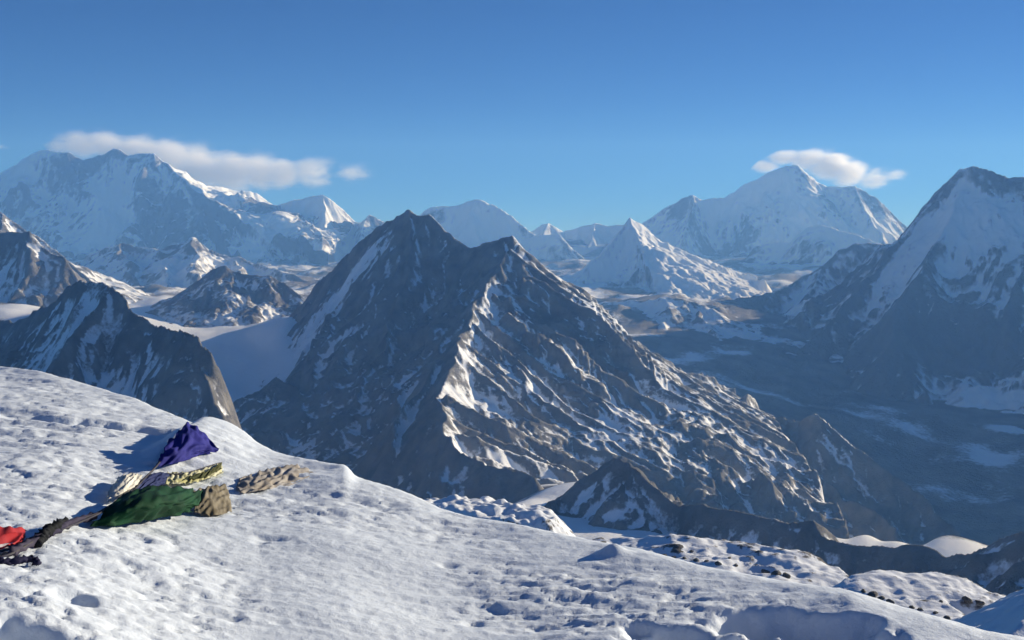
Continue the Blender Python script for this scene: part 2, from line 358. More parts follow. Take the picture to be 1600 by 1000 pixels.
# ---- right wall
mountain('dark_buttress', 'dark hazy ridge in front of the capped massif', (1500, 8200, 12600, 17500), 18, [
    R((1090, 525, 14000), (1110, 478, 14300), (1150, 466, 14600), (1200, 457, 15000), (1245, 440, 15300), (1285, 416, 15600), (1315, 388, 15900),
      (1335, 380, 16000), (1380, 381, 16000), (1430, 380, 16000), (1500, 370, 16000), (1600, 360, 16000), s=1.05, L=2200, R=3500),
    R((1285, 416, 15600), (1260, 460, 14700), (1240, 500, 13800), s=1.0, L=1500, R=2500),
    R((1380, 381, 16000), (1360, 430, 15000), (1340, 480, 14000), s=1.0, L=1500, R=2500),
  ], m_far, seed=13, noise=(1000, 90), gul=((900, 95), (430, 45), (200, 20), (100, 9)), crest=300, ridgy=(900, 90), snow=(0.30, 0.9, 0.3, 0.4))
mountain('great_wall_mountain', 'tall blue-shaded mountain wall at the right edge of the photograph', (1500, 9800, 7800, 14800), 17, [
    R((1240, 560, 11400), (1280, 520, 11700), (1312, 484, 12000), (1342, 452, 12300), (1375, 412, 12600), (1405, 374, 12800), (1440, 331, 13000),
      (1465, 302, 13100), (1482, 283, 13100), (1500, 262, 13100), (1520, 258, 13000), (1548, 263, 12900), (1568, 273, 12800), (1600, 275, 12800),
      (1660, 285, 12700), (1760, 300, 12500), (1900, 300, 12300), s=1.25, L=2600, R=4500),
    R((1900, 300, 12300), (2150, 310, 11000), (2450, 330, 9500), (2800, 350, 8200), s=1.1, L=2600, R=4500),
    R((1500, 300, 12850), (1475, 360, 12450), (1450, 400, 12050), (1420, 450, 11600), (1400, 500, 11100), (1380, 550, 10600), s=1.25, L=1700, R=3000),
    R((1600, 300, 12700), (1600, 370, 12200), (1590, 440, 11600), (1575, 510, 10900), s=1.3, L=1700, R=3000),
    R((1700, 290, 12600), (1680, 400, 11500), (1670, 500, 10500), s=1.2, L=1700, R=3000),
  ], m_far, seed=15, noise=(900, 90), gul=((850, 95), (400, 45), (190, 20), (95, 9)), crest=280, ridgy=(1100, 120), amt=0.1, snow=(0.25, 0.9, 0.35, 0.65),
  spots=[(1520, 300, 12800, 700, 0.42), (1450, 345, 12900, 500, 0.3), (1580, 320, 12500, 700, 0.3), (1400, 455, 11800, 350, 0.5),
         (1545, 560, 10300, 500, 0.35), (1560, 262, 12900, 250, -0.6), (1480, 500, 11000, 600, -0.3), (1350, 520, 11500, 700, -0.3)])

# ---- foothills under the far peaks
mountain('icy_foothills', 'craggy sunlit snow hills below the left massif', (-8200, -2300, 12800, 17800), 17, [
    R((70, 440, 16600), (100, 425, 16500), (130, 404, 16500), (165, 386, 16400), (190, 380, 16300), (215, 385, 16200), (245, 389, 16000), (285, 379, 16000), (305, 373, 16000), (325, 388, 15800),
      (360, 402, 15600), (400, 412, 15400), (440, 425, 15000), (490, 442, 14800), s=0.8, L=900, R=1600, amt=0.14, jit=3),
    R((190, 380, 16300), (205, 408, 15300), (215, 440, 14300), s=0.8, L=700, R=1200, amt=0.14, jit=3),
    R((245, 389, 16000), (255, 412, 15000), (262, 445, 14000), s=0.8, L=700, R=1200, amt=0.14, jit=3),
    R((305, 373, 16000), (312, 400, 15000), (310, 440, 13900), s=0.8, L=700, R=1200, amt=0.14, jit=3),
    R((360, 402, 15600), (372, 420, 14800), (380, 445, 14000), s=0.8, L=700, R=1200, amt=0.14, jit=3),
    R((130, 404, 16500), (140, 425, 15400), (150, 455, 14300), s=0.8, L=700, R=1200, amt=0.14, jit=3),
  ], m_mid, seed=61, noise=(420, 60), gul=((420, 50), (200, 28), (95, 14), (50, 6)), crest=60, snow=(0.60, 0.8, 0.4, 0.55), crag=1.4)
mountain('rubble_hills', 'grey rubble hills patched with snow at the foot of the pyramid peak', (300, 3600, 11400, 14600), 14, [
    R((880, 490, 13400), (915, 476, 13500), (950, 474, 13500), (1000, 470, 13300), (1040, 463, 13200), (1085, 472, 13000), (1125, 492, 12700), (1160, 520, 12400), s=0.5, L=900, R=1500, amt=0.14, jit=3),
    R((950, 474, 13500), (965, 495, 12900), (975, 520, 12200), s=0.6, L=600, R=1000, amt=0.14, jit=3),
    R((1040, 463, 13200), (1050, 490, 12500), (1040, 522, 11900), s=0.6, L=600, R=1000, amt=0.14, jit=3),
    R((1085, 472, 13000), (1110, 505, 12200), (1120, 540, 11500), s=0.6, L=600, R=1000, amt=0.14, jit=3),
  ], m_mid, seed=63, noise=(350, 40), gul=((350, 32), (170, 20), (80, 10)), crest=60, snow=(0.58, 0.7, 0.4, 0.55), crag=1.2)

# ---- left middle distance
mountain('back_ridge', 'snow ridge with a bright right slope at the left edge', (-8200, -3300, 9000, 12800), 13, [
    R((-200, 330, 11500), (-100, 318, 11300), (-30, 322, 11100), (5, 334, 11000), (30, 352, 10950), (60, 371, 10900), (88, 391, 10800), (120, 420, 10700), (150, 450, 10500), s=0.95, L=1500, R=2500),
    R((5, 334, 11000), (0, 375, 10500), (-5, 410, 10000), s=1.0, L=900, R=1500),
  ], m_mid, seed=17, noise=(500, 45), gul=((450, 45), (210, 20), (100, 9)), crest=160, snow=(0.68, 0.9, 0.9, 0.35))
mountain('shaded_peak', 'small blue-shaded rocky peak at the left edge', (-6200, -2600, 6300, 9600), 10, [
    R((-180, 385, 8800), (-80, 375, 8700), (0, 366, 8600), (22, 364, 8550), (46, 362, 8500), (60, 378, 8500), (75, 391, 8450), (100, 402, 8400),
      (116, 426, 8350), (130, 448, 8300), (150, 480, 8200), s=1.2, L=1200, R=2200),
  ], m_mid, seed=19, noise=(400, 40), gul=((380, 45), (180, 20), (85, 9)), crest=120, ridgy=(500, 50), snow=(0.40, 0.8, 0.4, 0.45))
mountain('rock_knoll', 'dark rock hill between the snow shelf and the glacier', (-3500, -1200, 9300, 11500), 8, [
    R((262, 490, 10200), (285, 465, 10300), (305, 446, 10350), (332, 420, 10400), (352, 414, 10400), (366, 424, 10400), (395, 430, 10400), (422, 430, 10400),
      (450, 446, 10350), (475, 464, 10300), (500, 490, 10200), s=0.9, L=600, R=1300),
    R((332, 420, 10400), (325, 455, 10150), (318, 490, 9850), s=1.0, L=400, R=800),
    R((395, 430, 10400), (390, 460, 10150), (385, 490, 9850), s=1.0, L=400, R=800),
  ], m_mid, seed=21, noise=(250, 45), gul=((260, 24), (120, 13), (60, 7)), crest=90, snow=(0.30, 0.6, 0.3, 0.55))
mountain('near_left_ridge', 'dark rocky ridge with blue snow gullies above the snow rim', (-3900, -900, 2700, 6800), 7, [
    R((-140, 680, 5000), (-60, 615, 5050), (-10, 570, 5100), (20, 540, 5100), (60, 497, 5080), (100, 456, 5040), (126, 434, 5000), (146, 440, 4950), (166, 442, 4900),
      (198, 468, 4800), (215, 492, 4700), (243, 510, 4600), (268, 516, 4500), (290, 517, 4400), (312, 532, 4330), (330, 552, 4300), s=1.6, s2=3.2, L=2500, R=2000, amt=0.14, jit=3),
    R((330, 552, 4300), (343, 578, 4310), (356, 608, 4325), (364, 650, 4340), (370, 700, 4350), s=3.0, L=1500, R=900, amt=0.06),
    R((112, 446, 5020), (75, 478, 5400), (45, 496, 5700), (0, 500, 6000), (-60, 482, 6300), (-140, 470, 6600), s=1.3, L=2500, R=1500, amt=0.14, jit=3),
    R((166, 446, 4890), (120, 512, 4640), (75, 575, 4330), (30, 640, 4000), s=1.4, L=2500, R=600, amt=0.1),
  ], m_near, seed=23, noise=(220, 22), gul=((260, 34), (125, 17), (60, 8), (30, 3.5)), ridgy=(300, 34), crest=70, snow=(0.22, 0.6, 0.5, 0.35),
  spots=[(120, 480, 4820, 130, 0.5), (80, 530, 4700, 130, 0.45), (180, 515, 4480, 90, 0.4), (150, 560, 4250, 90, 0.3)])

# ---- the dark central mountain
def ribs():
    """parallel ribs that run down the sunlit right flank from the spur crest to its foot"""
    rnd = random.Random(77)
    a = np.array([P(*q) for q in [(800, 368, 7480), (790, 395, 7330), (768, 432, 7100), (757, 462, 6900), (738, 492, 6650), (718, 520, 6400), (708, 572, 6000), (690, 630, 5500), (692, 660, 5300), (730, 700, 5080)]])
    b = np.array([P(*q) for q in [(1330, 800, 6350), (1250, 800, 6250), (1160, 790, 6100), (1080, 778, 5750), (1020, 765, 5550), (940, 750, 5350), (870, 742, 5150)]])
    ta = [0, .07, .13, .22, .29, .40, .46, .56, .63, .74, .80, .90, 1.0]; n = 201; A, B = catmull(a, n), catmull(b, n); out = []
    for t_ in ta:
        k = int(t_ * 200); kb = int(min(1, max(0, t_ + rnd.uniform(-.05, .05))) * 200)
        p0, p1 = A[k].copy(), B[kb].copy(); p0 += (p1 - p0) * rnd.uniform(0, .08); dz = p0[2] - p1[2]; pts = []
        for t in np.linspace(0, 1, 7):
            q = p0 + (p1 - p0) * t; q[2] = p0[2] - dz * (1 - (1 - t) ** 1.25) + rnd.uniform(-14, 14); q[1] += rnd.uniform(-60, 60) * math.sin(math.pi * t)
            if t == 0: q[2] -= 14
            pts.append(q)
        w_ = rnd.uniform(-40, 30)
        out.append(dict(q=[p + np.array((0, 0, w_ * min(1, 3 * m / 6))) for m, p in enumerate(pts[: rnd.choice((4, 5, 6, 7, 7))])], s=rnd.uniform(0.75, 1.3), L=700, R=450, amt=0.09, jit=3))
    return out
RIBS = ribs()
mountain('central_mountain', 'dark rocky central mountain with sunlit ribs down its right flank', (-2700, 3700, 3900, 9400), 9, [
    R((425, 530, 8880), (440, 508, 8850), (455, 490, 8800), (480, 464, 8750), (512, 428, 8650), (546, 394, 8500), (580, 364, 8350), (604, 346, 8200), (622, 338, 8080),
      (638, 327, 8000), (652, 336, 7980), (672, 337, 7950), (700, 362, 7850), (735, 389, 7700), (752, 382, 7600), (785, 371, 7500), (800, 368, 7480),
      (826, 398, 7500), (880, 442, 7550), (925, 485, 7500), (1000, 537, 7400), (1060, 580, 7300), (1120, 622, 7200), (1200, 652, 7100), (1250, 655, 7000),
      (1274, 644, 6950), (1300, 668, 6900), (1340, 700, 6800), (1400, 742, 6650), (1450, 780, 6500), (1500, 830, 6300), s=1.5, L=2000, R=2200, amt=0.11, jit=3),
    R((638, 327, 8000), (642, 380, 7750), (615, 440, 7550), (565, 498, 7420), (515, 548, 7320), (496, 575, 7250), (488, 620, 7000), (470, 672, 6700), (455, 730, 6400), s=1.5, L=1500, R=1600, amt=0.08),
    R((785, 371, 7500), (768, 432, 7100), (757, 462, 6900), (738, 492, 6650), (718, 520, 6400), (708, 572, 6000), (690, 630, 5500), (692, 660, 5300),
      (760, 728, 4900), (835, 748, 4700), s=1.1, L=1000, R=1800, amt=0.15, jit=3),
    *RIBS,
    R((668, 337, 7960), (640, 425, 7560), (604, 505, 7150), (566, 585, 6700), (530, 660, 6250), s=1.2, L=1500, R=700, amt=0.16, jit=3),
    R((757, 464, 6890), (690, 530, 6560), (630, 606, 6150), (590, 680, 5750), s=1.2, L=1500, R=700, amt=0.16, jit=3),
    R((716, 524, 6370), (655, 612, 5900), (612, 690, 5450), s=1.2, L=1500, R=600, amt=0.16, jit=3),
    R((1060, 580, 7300), (1130, 665, 6950), (1200, 730, 6650), (1290, 800, 6350), s=1.0, L=900, R=700, amt=0.14, jit=3),
    R((1180, 648, 7120), (1240, 715, 6800), (1320, 780, 6450), (1400, 825, 6150), s=1.0, L=900, R=700, amt=0.14, jit=3),
    R((398, 640, 7000), (432, 588, 7050), (465, 604, 6950), (480, 640, 6750), s=0.9, L=300, R=600),
  ], m_near, seed=25, noise=(320, 30), gul=((420, 40), (200, 30), (95, 13), (46, 5)), gblur=0.75, ridgy=(520, 40), crest=90, snow=(0.25, 0.7, 0.45, 0.5), aspect=(0.72, 0.2),
  spots=[(560, 470, 8050, 190, 0.8), (520, 510, 8000, 200, 0.8), (600, 420, 8000, 120, 0.7), (470, 560, 7700, 250, 0.9), (430, 540, 8000, 300, 0.9), (640, 460, 7200, 350, -0.25)])

# ---- near ridges and shelves below the rim
mountain('lower_ridge', 'dark lower ridge beyond the snow rim on the right', (100, 2900, 1500, 4300), 6, [
    R((830, 800, 3800), (870, 778, 3750), (905, 752, 3680), (935, 733, 3640), (960, 716, 3600), (985, 724, 3550), (1010, 747, 3500), (1040, 775, 3450), (1062, 792, 3400), (1100, 788, 3350), (1150, 798, 3300),
      (1205, 812, 3200), (1270, 815, 3150), (1287, 838, 3100), (1340, 850, 3050), (1400, 856, 3000), (1440, 848, 2950), (1478, 869, 2900), (1520, 860, 2800),
      (1570, 838, 2700), (1650, 815, 2600), (1800, 790, 2500), s=0.95, L=700, R=1500, amt=0.06),
  ], m_near, seed=29, noise=(200, 22), gul=((240, 28), (115, 14), (55, 6), (28, 3)), ridgy=(280, 34), crest=60, snow=(0.20, 0.7, 0.5, 0.4), floor=-2500,
  spots=[(905, 790, 3500, 150, 0.35)])
mountain('serac_shelf', 'lumpy sunlit ice shelf just past the snow rim', (-260, 160, 1150, 1650), 2.2, [
    R((640, 800, 1420), (690, 790, 1420), (745, 788, 1400), (790, 796, 1380), (815, 800, 1370), s=1.3, L=300, R=420, w=45),
  ], m_close, seed=31, noise=(28, 5), gul=((60, 3), (30, 2), (15, 1)), crest=1, crag=0, snow=(0.85, 0.5, 0.6, 0.15), floor=-900, keepfloor=-880)
mountain('snow_bench', 'sunlit snow bench dotted with rocks below the rim', (40, 420, 640, 1120), 2.0, [
    R((940, 870, 900), (1000, 868, 880), (1080, 868, 860), (1150, 875, 840), (1210, 888, 820), s=0.9, L=300, R=420, w=55),
  ], m_close, seed=33, noise=(40, 4), gul=((50, 4), (25, 2), (12, 1)), crest=1, crag=0, snow=(0.62, 0.6, 0.6, 0.25), floor=-700, keepfloor=-690)
mountain('snow_shoulder', 'sunlit snow shoulder with dark rocks below the rim at lower right', (90, 300, 260, 520), 1.1, [
    R((1345, 940, 390), (1385, 915, 400), (1450, 910, 405), (1500, 925, 400), (1545, 948, 395), s=0.9, L=160, R=260, w=16),
    R((1400, 918, 400), (1440, 955, 370), (1520, 1000, 340), s=0.8, L=160, R=260, w=14),
  ], m_close, seed=35, noise=(26, 1.3), gul=((30, 1.2), (15, .8), (8, .4)), crest=1, crag=0, snow=(0.70, 0.6, 0.6, 0.2), floor=-330, keepfloor=-325)
mountain('shaded_snow_slope', 'blue-shaded snow slope in the bottom right corner', (50, 190, 95, 260), 0.7, [
    R((1545, 1030, 150), (1580, 990, 156), (1640, 930, 166), (1720, 862, 180), (1800, 800, 190), s=0.9, L=150, R=200),
  ], m_close, seed=37, noise=(20, 1.5), gul=((18, 1.2), (9, .6), (4.5, .25)), crest=4, crag=0, snow=(0.95, 0.4, 0.3, 0.1), floor=-150, keepfloor=-149)

# ------------------------------------------------------------------ foreground snow
RIM = [(-900, 500, 17), (-500, 522, 13.5), (-200, 548, 11), (0, 573, 9.6), (60, 580, 9.2), (140, 603, 8.7), (200, 620, 8.3), (260, 645, 7.8), (300, 662, 7.4), (345, 683, 7.0),
       (400, 711, 6.5), (430, 718, 6.35), (480, 723, 6.2), (540, 730, 6.05), (556, 748, 5.95), (600, 763, 5.8), (640, 776, 5.7), (690, 800, 5.5), (740, 815, 5.35), (800, 823, 5.2),
       (870, 840, 5.0), (930, 853, 4.85), (1000, 866, 4.65), (1100, 895, 4.4), (1200, 915, 4.2), (1330, 936, 3.95), (1400, 960, 3.85), (1480, 985, 3.7), (1540, 1004, 3.6), (1700, 1040, 3.4),
       (2000, 1110, 3.1), (2600, 1200, 2.8), (4000, 1300, 2.5)]
_rp = np.array([P(*r) for r in RIM]); _ra = _rp[:, 0] / _rp[:, 1]
_fa = np.linspace(-1.4, 2.4, 1900)
_k = np.exp(-np.linspace(-3, 3, 241) ** 2); _k /= _k.sum()
_zs = np.convolve(np.pad(np.interp(_fa, _ra, _rp[:, 2]), 120, mode='edge'), _k, 'valid')
def snow_base(x, y):
    x = np.asarray(x, float); y = np.asarray(y, float)
    a = x / np.maximum(y, 0.8)
    D = np.interp(a, _ra, _rp[:, 1]); zr = np.interp(a, _ra, _rp[:, 2])
    t = y - D
    zs = np.interp(a, _fa, _zs)
    z = zs + (zr - zs) * np.exp(np.minimum(t, 0) / 0.35) + 0.022 * np.maximum(-t, 0)
    wv = 0.55; mm = 0.95
    to = np.maximum(t, 0)
    z = z - np.where(to < wv, mm * to * to / (2 * wv), mm * (to - wv / 2))
    return z, t
def ray_hit(px, py, f):
    lo, hi = 1.5, 14.0
    d = np.linspace(lo, hi, 1200)
    pts = np.array([P(px, py, q) for q in d])
    z = f(pts[:, 0], pts[:, 1])
    k = np.argmax(pts[:, 2] < z)
    return pts[k]
_b = lambda x, y: snow_base(x, y)[0]
MA, MB = ray_hit(212, 752, _b), ray_hit(318, 690, _b)
DENTS = [(1190, 968, .17, .085, .13), (1290, 975, .17, .10, .14), (1340, 992, .12, .07, .10), (1250, 1000, .22, .09, .13), (1045, 992, .13, .07, .11), (1000, 978, .05, .03, .035), (20, 985, .12, .10, .08),
         (112, 935, .06, .05, .04), (425, 842, .07, .035, .014), (405, 846, .03, .03, .012), (700, 885, .035, .035, .014), (740, 975, .03, .03, .016), (1140, 1010, .1, .06, .06), (70, 652, .34, .10, .045), (205, 668, .30, .12, .055), (130, 664, .22, .08, .04), (15, 642, .3, .07, .035), (60, 690, .2, .05, .025)]
_dent = [(ray_hit(a, b, _b), rx, ry, d) for a, b, rx, ry, d in DENTS]
LUMP = ray_hit(958, 866, _b)
def snow_z(x, y, detail=True):
    z, t = snow_base(x, y)
    x = np.asarray(x, float); y = np.asarray(y, float)
    ins = sstep(0.3, -0.5, t)
    # snow hump that carries the blue flag
    e = MB[:2] - MA[:2]; l = math.hypot(*e); e = e / l
    s = ((x - MA[0]) * e[0] + (y - MA[1]) * e[1]) / l; c = (x - MA[0]) * (-e[1]) + (y - MA[1]) * e[0]     # c > 0: away to the left
    hump = 0.15 * sstep(-0.1, 0.9, s) * sstep(1.75, 0.95, s)
    z = z + hump * np.where(c > 0, np.exp(-(c / 0.13) ** 2), np.exp(-(c / 0.42) ** 2))
    z = z + 0.05 * np.exp(-((x - LUMP[0]) ** 2 + (y - LUMP[1]) ** 2) / 0.06 ** 2)
    for q, rx, ry, d in _dent:
        r2 = ((x - q[0]) / rx) ** 2 + ((y - q[1]) / ry) ** 2
        if detail: r2 = r2 * (1 + 0.55 * fbm(x / 0.16, y / 0.12, 3, 97))          # ragged outlines
        z = z - d * np.exp(-np.maximum(r2, 0) ** 2)
    if detail:
        z = z + 0.016 * fbm(x / 1.3 + 3, y / 0.8, 2, 81) * ins
        patch = sstep(-0.35, 0.35, fbm(x / 1.2, y / 1.0, 2, 87) + 0.3 * sstep(0.2, -1.8, x))
        amp = (0.45 + 0.95 * patch) * (0.25 + 0.75 * ins)
        # wind crust: thin broken plates with low scarps
        p = fbm(x / 0.70 + y * 0.5, y / 0.27 - x * 0.25, 6, 83, gain=0.58)
        for th in (-0.55, -0.2, 0.12, 0.42, 0.75):
            z = z + 0.0040 * (sstep(th - 0.06, th + 0.06, p) - 0.5) * amp
        q = fbm(x / 0.21 - y * 1.2, y / 0.095 - x * 0.7, 5, 89, gain=0.6)
        z = z - 0.0042 * sstep(0.25, 0.45, q) * amp
        q2 = fbm(x / 0.095 + y * 2.1, y / 0.06 - x, 4, 91, gain=0.6)
        z = z - 0.0060 * sstep(0.28, 0.46, q2) * amp
        z = z + 0.0022 * fbm(x / 0.05, y / 0.05, 4, 93, gain=0.6)
    return z
def snow():
    us = np.linspace(-0.82, 0.80, 580); ys = np.concatenate([np.linspace(-1.0, 2.4, 30)[:-1], np.exp(np.linspace(math.log(2.4), math.log(19), 540))])
    U, Y = np.meshgrid(us, ys); X = U * (np.maximum(Y, 0.2) + 1.3)
    Z = snow_z(X, Y)
    m, t, b = newmat('wind_crust_snow')
    b.inputs['Base Color'].default_value = (0.76, 0.81, 0.86, 1); b.inputs['Roughness'].default_value = 0.6; b.inputs['Specular IOR Level'].default_value = 0.25
    geo = node(t, 'ShaderNodeNewGeometry')
    n1 = node(t, 'ShaderNodeTexNoise'); n1.inputs['Scale'].default_value = 28; n1.inputs['Detail'].default_value = 8; n1.inputs['Roughness'].default_value = 0.65
    t.links.new(geo.outputs['Position'], n1.inputs['Vector'])
    bp = node(t, 'ShaderNodeBump'); bp.inputs['Strength'].default_value = 0.5; bp.inputs['Distance'].default_value = 0.012
    t.links.new(n1.outputs[0], bp.inputs['Height']); t.links.new(bp.outputs[0], b.inputs['Normal'])
    o = grid_mesh('summit_snow', X, Y, Z, m)
    link(o, 'wind-crusted sunlit summit snow in the foreground', None, 'structure')
snow()

# ------------------------------------------------------------------ haze
def haze():
    x0, x1, y0, y1, z0, z1 = -26000, 24000, -1500, 31500, -3200, 2600
    v = [(x, y, z) for z in (z0, z1) for y in (y0, y1) for x in (x0, x1)]
    f = [(0, 2, 3, 1), (4, 5, 7, 6), (0, 1, 5, 4), (2, 6, 7, 3), (0, 4, 6, 2), (1, 3, 7, 5)]
    me = bpy.data.meshes.new('haze'); me.from_pydata(v, [], f)
    m = bpy.data.materials.new('haze'); m.use_nodes = True; t = m.node_tree; t.nodes.remove(t.nodes['Principled BSDF'])
    pv = node(t, 'ShaderNodeVolumePrincipled'); pv.inputs['Color'].default_value = (0.19, 0.46, 1.0, 1); pv.inputs['Absorption Color'].default_value = (1, 1, 1, 1)
    pv.inputs['Density'].default_value = 2.9e-5; pv.inputs['Anisotropy'].default_value = 0.1
    t.links.new(pv.outputs[0], t.nodes['Material Output'].inputs['Volume'])
    me.materials.append(m)
    link(bpy.data.objects.new('haze', me), 'thin blue mountain air', None, 'stuff')
haze()

# ------------------------------------------------------------------ prayer flags
def SP(px, py, lift):
    """point on the sight line of a pixel where it comes within lift of the snow"""
    d = np.linspace(2.0, 9.5, 1500); c = P(px, py, 1.0)
    pts = d[:, None] * c[None, :]
    z = snow_z(pts[:, 0], pts[:, 1], False) + lift
    return pts[np.argmax(pts[:, 2] < z)]
def cloth_mat(name, col, col2):
    m, t, b = newmat(name)
    geo = node(t, 'ShaderNodeNewGeometry')
    n = node(t, 'ShaderNodeTexNoise'); n.inputs['Scale'].default_value = 9; n.inputs['Detail'].default_value = 6
    t.links.new(geo.outputs['Position'], n.inputs['Vector'])
    mx = node(t, 'ShaderNodeMix', data_type='RGBA'); mx.inputs[6].default_value = (*col, 1); mx.inputs[7].default_value = (*col2, 1)
    mr = node(t, 'ShaderNodeMapRange'); mr.inputs[1].default_value = .35; mr.inputs[2].default_value = .68
    t.links.new(n.outputs[0], mr.inputs[0]); t.links.new(mr.outputs[0], mx.inputs[0]); t.links.new(mx.outputs[2], b.inputs['Base Color'])
    b.inputs['Roughness'].default_value = 0.8; b.inputs['Specular IOR Level'].default_value = 0.2
    w_ = node(t, 'ShaderNodeTexNoise'); w_.inputs['Scale'].default_value = 160; w_.inputs['Detail'].default_value = 3
    t.links.new(geo.outputs['Position'], w_.inputs['Vector'])
    bp = node(t, 'ShaderNodeBump'); bp.inputs['Strength'].default_value = .4; bp.inputs['Distance'].default_value = .002
    t.links.new(w_.outputs[0], bp.inputs['Height']); t.links.new(bp.outputs[0], b.inputs['Normal'])
    tr = node(t, 'ShaderNodeBsdfTranslucent'); t.links.new(mx.outputs[2], tr.inputs['Color'])
    ms = node(t, 'ShaderNodeMixShader'); ms.inputs[0].default_value = 0.12
    t.links.new(b.outputs[0], ms.inputs[1]); t.links.new(tr.outputs[0], ms.inputs[2])
    t.links.new(ms.outputs[0], t.nodes['Material Output'].inputs['Surface'])
    return m
def cloth(name, rows, mat, parent, seed, ripple=0.008, wl=0.06, nu=44, nv=30, thick=0.0016, label=None):
    g = np.array([[SP(*q) for q in r] for r in rows])
    g = catmull(g, nv); g = catmull(g.transpose(1, 0, 2), nu).transpose(1, 0, 2)
    du = np.gradient(g, axis=1); dv = np.gradient(g, axis=0); n = np.cross(du, dv); n /= np.linalg.norm(n, axis=2, keepdims=True) + 1e-9
    n *= np.where(n[..., 2:3] < 0, -1, 1)
    V, U = np.meshgrid(np.arange(nv) / nv, np.arange(nu) / nu, indexing='ij')
    Lu = np.linalg.norm(g[nv // 2, 0] - g[nv // 2, -1]); Lv = np.linalg.norm(g[0, nu // 2] - g[-1, nu // 2])
    rp = 1.3 * (1 - 2.2 * np.abs(perlin(U * Lu / wl * .8 + V * 1.9 + seed, V * Lv / (wl * 2.0), seed))) + 0.6 * perlin(U * Lu / wl * 2.3, V * Lv / wl + seed, seed + 3)
    g = g + n * (rp * ripple)[..., None]
    # frayed, slightly wavy edges
    ed = 0.004 * perlin(U * 14 + seed, V * 14, seed + 9); g = g + du / (np.linalg.norm(du, axis=2, keepdims=True) + 1e-9) * (ed * ((U < .03) | (U > .95)))[..., None]
    zs = snow_z(g[..., 0], g[..., 1]) + 0.0025
    low = np.array([[q[2] < 0 for q in r] for r in rows]).any()
    if not low: g[..., 2] = np.maximum(g[..., 2], zs)
    g = g - parent_origin
    top = g.reshape(-1, 3); bot = (g - n * thick).reshape(-1, 3); N = nu * nv
    idx = np.arange(N).reshape(nv, nu)
    f = [(idx[j, i], idx[j, i + 1], idx[j + 1, i + 1], idx[j + 1, i]) for j in range(nv - 1) for i in range(nu - 1)]
    faces = f + [tuple(N + k for k in reversed(q)) for q in f]
    rim = list(idx[0]) + list(idx[1:, -1]) + list(idx[-1, -2::-1]) + list(idx[-2:0:-1, 0])
    faces += [(rim[k], N + rim[k], N + rim[(k + 1) % len(rim)], rim[(k + 1) % len(rim)]) for k in range(len(rim))]
    me = bpy.data.meshes.new(name); me.from_pydata([tuple(q) for q in np.concatenate([top, bot])], [], [tuple(int(v) for v in q) for q in faces])
    for p_ in me.polygons: p_.use_smooth = True
    me.materials.append(mat)
    o = bpy.data.objects.new(name, me); sc.collection.objects.link(o); o.parent = parent
    if parent is None: o.location = parent_origin
    if label: o['label'] = label
    return o
def rope(name, path, radius, mat, parent, label=None, lump=0.0, seed=1, ns=10, n=90):
    c = catmull(np.array([SP(*q) for q in path]), n)
    c[:, 2] = np.maximum(c[:, 2], snow_z(c[:, 0], c[:, 1]) + radius * 0.4)
    t = np.gradient(c, axis=0); t /= np.linalg.norm(t, axis=1, keepdims=True)
    s_ = np.cross(t, (0, 0, 1.0)); s_ /= np.linalg.norm(s_, axis=1, keepdims=True); u_ = np.cross(s_, t)
    k = np.arange(n) / n
    th = np.linspace(0, 2 * np.pi, ns, endpoint=False)
    rad = radius * (1 + lump * perlin(k[:, None] * 14 + 0 * th[None], np.cos(th)[None] * 1.3 + np.sin(th)[None] * .7 + 0 * k[:, None], seed))
    rad = rad * (1 + 0.22 * np.cos(3 * th[None] + 60 * k[:, None]))            # laid strands
    rad[0] *= .15; rad[-1] *= .15
    v = c[:, None] + rad[..., None] * (np.cos(th)[None, :, None] * s_[:, None] + np.sin(th)[None, :, None] * u_[:, None]) - parent_origin
    f = [(a * ns + b, a * ns + (b + 1) % ns, (a + 1) * ns + (b + 1) % ns, (a + 1) * ns + b) for a in range(n - 1) for b in range(ns)]
    f += [tuple(range(ns))[::-1], tuple((n - 1) * ns + b for b in range(ns))]
    me = bpy.data.meshes.new(name); me.from_pydata([tuple(q) for q in v.reshape(-1, 3)], [], f)
    for p_ in me.polygons: p_.use_smooth = True
    me.materials.append(mat)
    o = bpy.data.objects.new(name, me); sc.collection.objects.link(o); o.parent = parent
    if label: o['label'] = label
    return o
parent_origin = SP(150, 806, 0.0)
fl = bpy.data.objects.new('prayer_flag_string', None); fl.location = parent_origin
link(fl, 'string of crumpled blue, green, white, yellow and red prayer flags on the snow', 'prayer flags')
rope('cord', [(-60, 872, .012), (0, 862, .012), (40, 846, .015), (78, 828, .03), (112, 814, .03), (150, 803, .04), (196, 775, .06), (212, 760, .04), (243, 730, .03), (272, 694, .05), (297, 667, .08)], 0.005, cloth_mat('cord_fibre', (.05, .05, .07), (.10, .09, .09)), fl)
rope('cord', [(-60, 878, .02), (10, 868, .02), (60, 842, .03), (120, 818, .03), (165, 797, .05), (205, 770, .05), (236, 742, .03), (285, 740, .025), (348, 722, .02)], 0.0035, bpy.data.materials['cord_fibre'], fl)
cloth('flag', [[(266, 690, .05), (283, 674, .07), (297, 662, .09), (313, 676, .07), (340, 702, .03)],
               [(254, 709, .05), (275, 699, .08), (297, 690, .09), (319, 698, .06), (338, 706, .02)],
               [(243, 729, .012), (262, 727, .018), (283, 722, .02), (306, 714, .015), (326, 709, .01)]],
      cloth_mat('blue_cloth', (.015, .018, .17), (.04, .04, .28)), fl, 3, .012, .07, label='deep blue flag billowing over the snow hump')
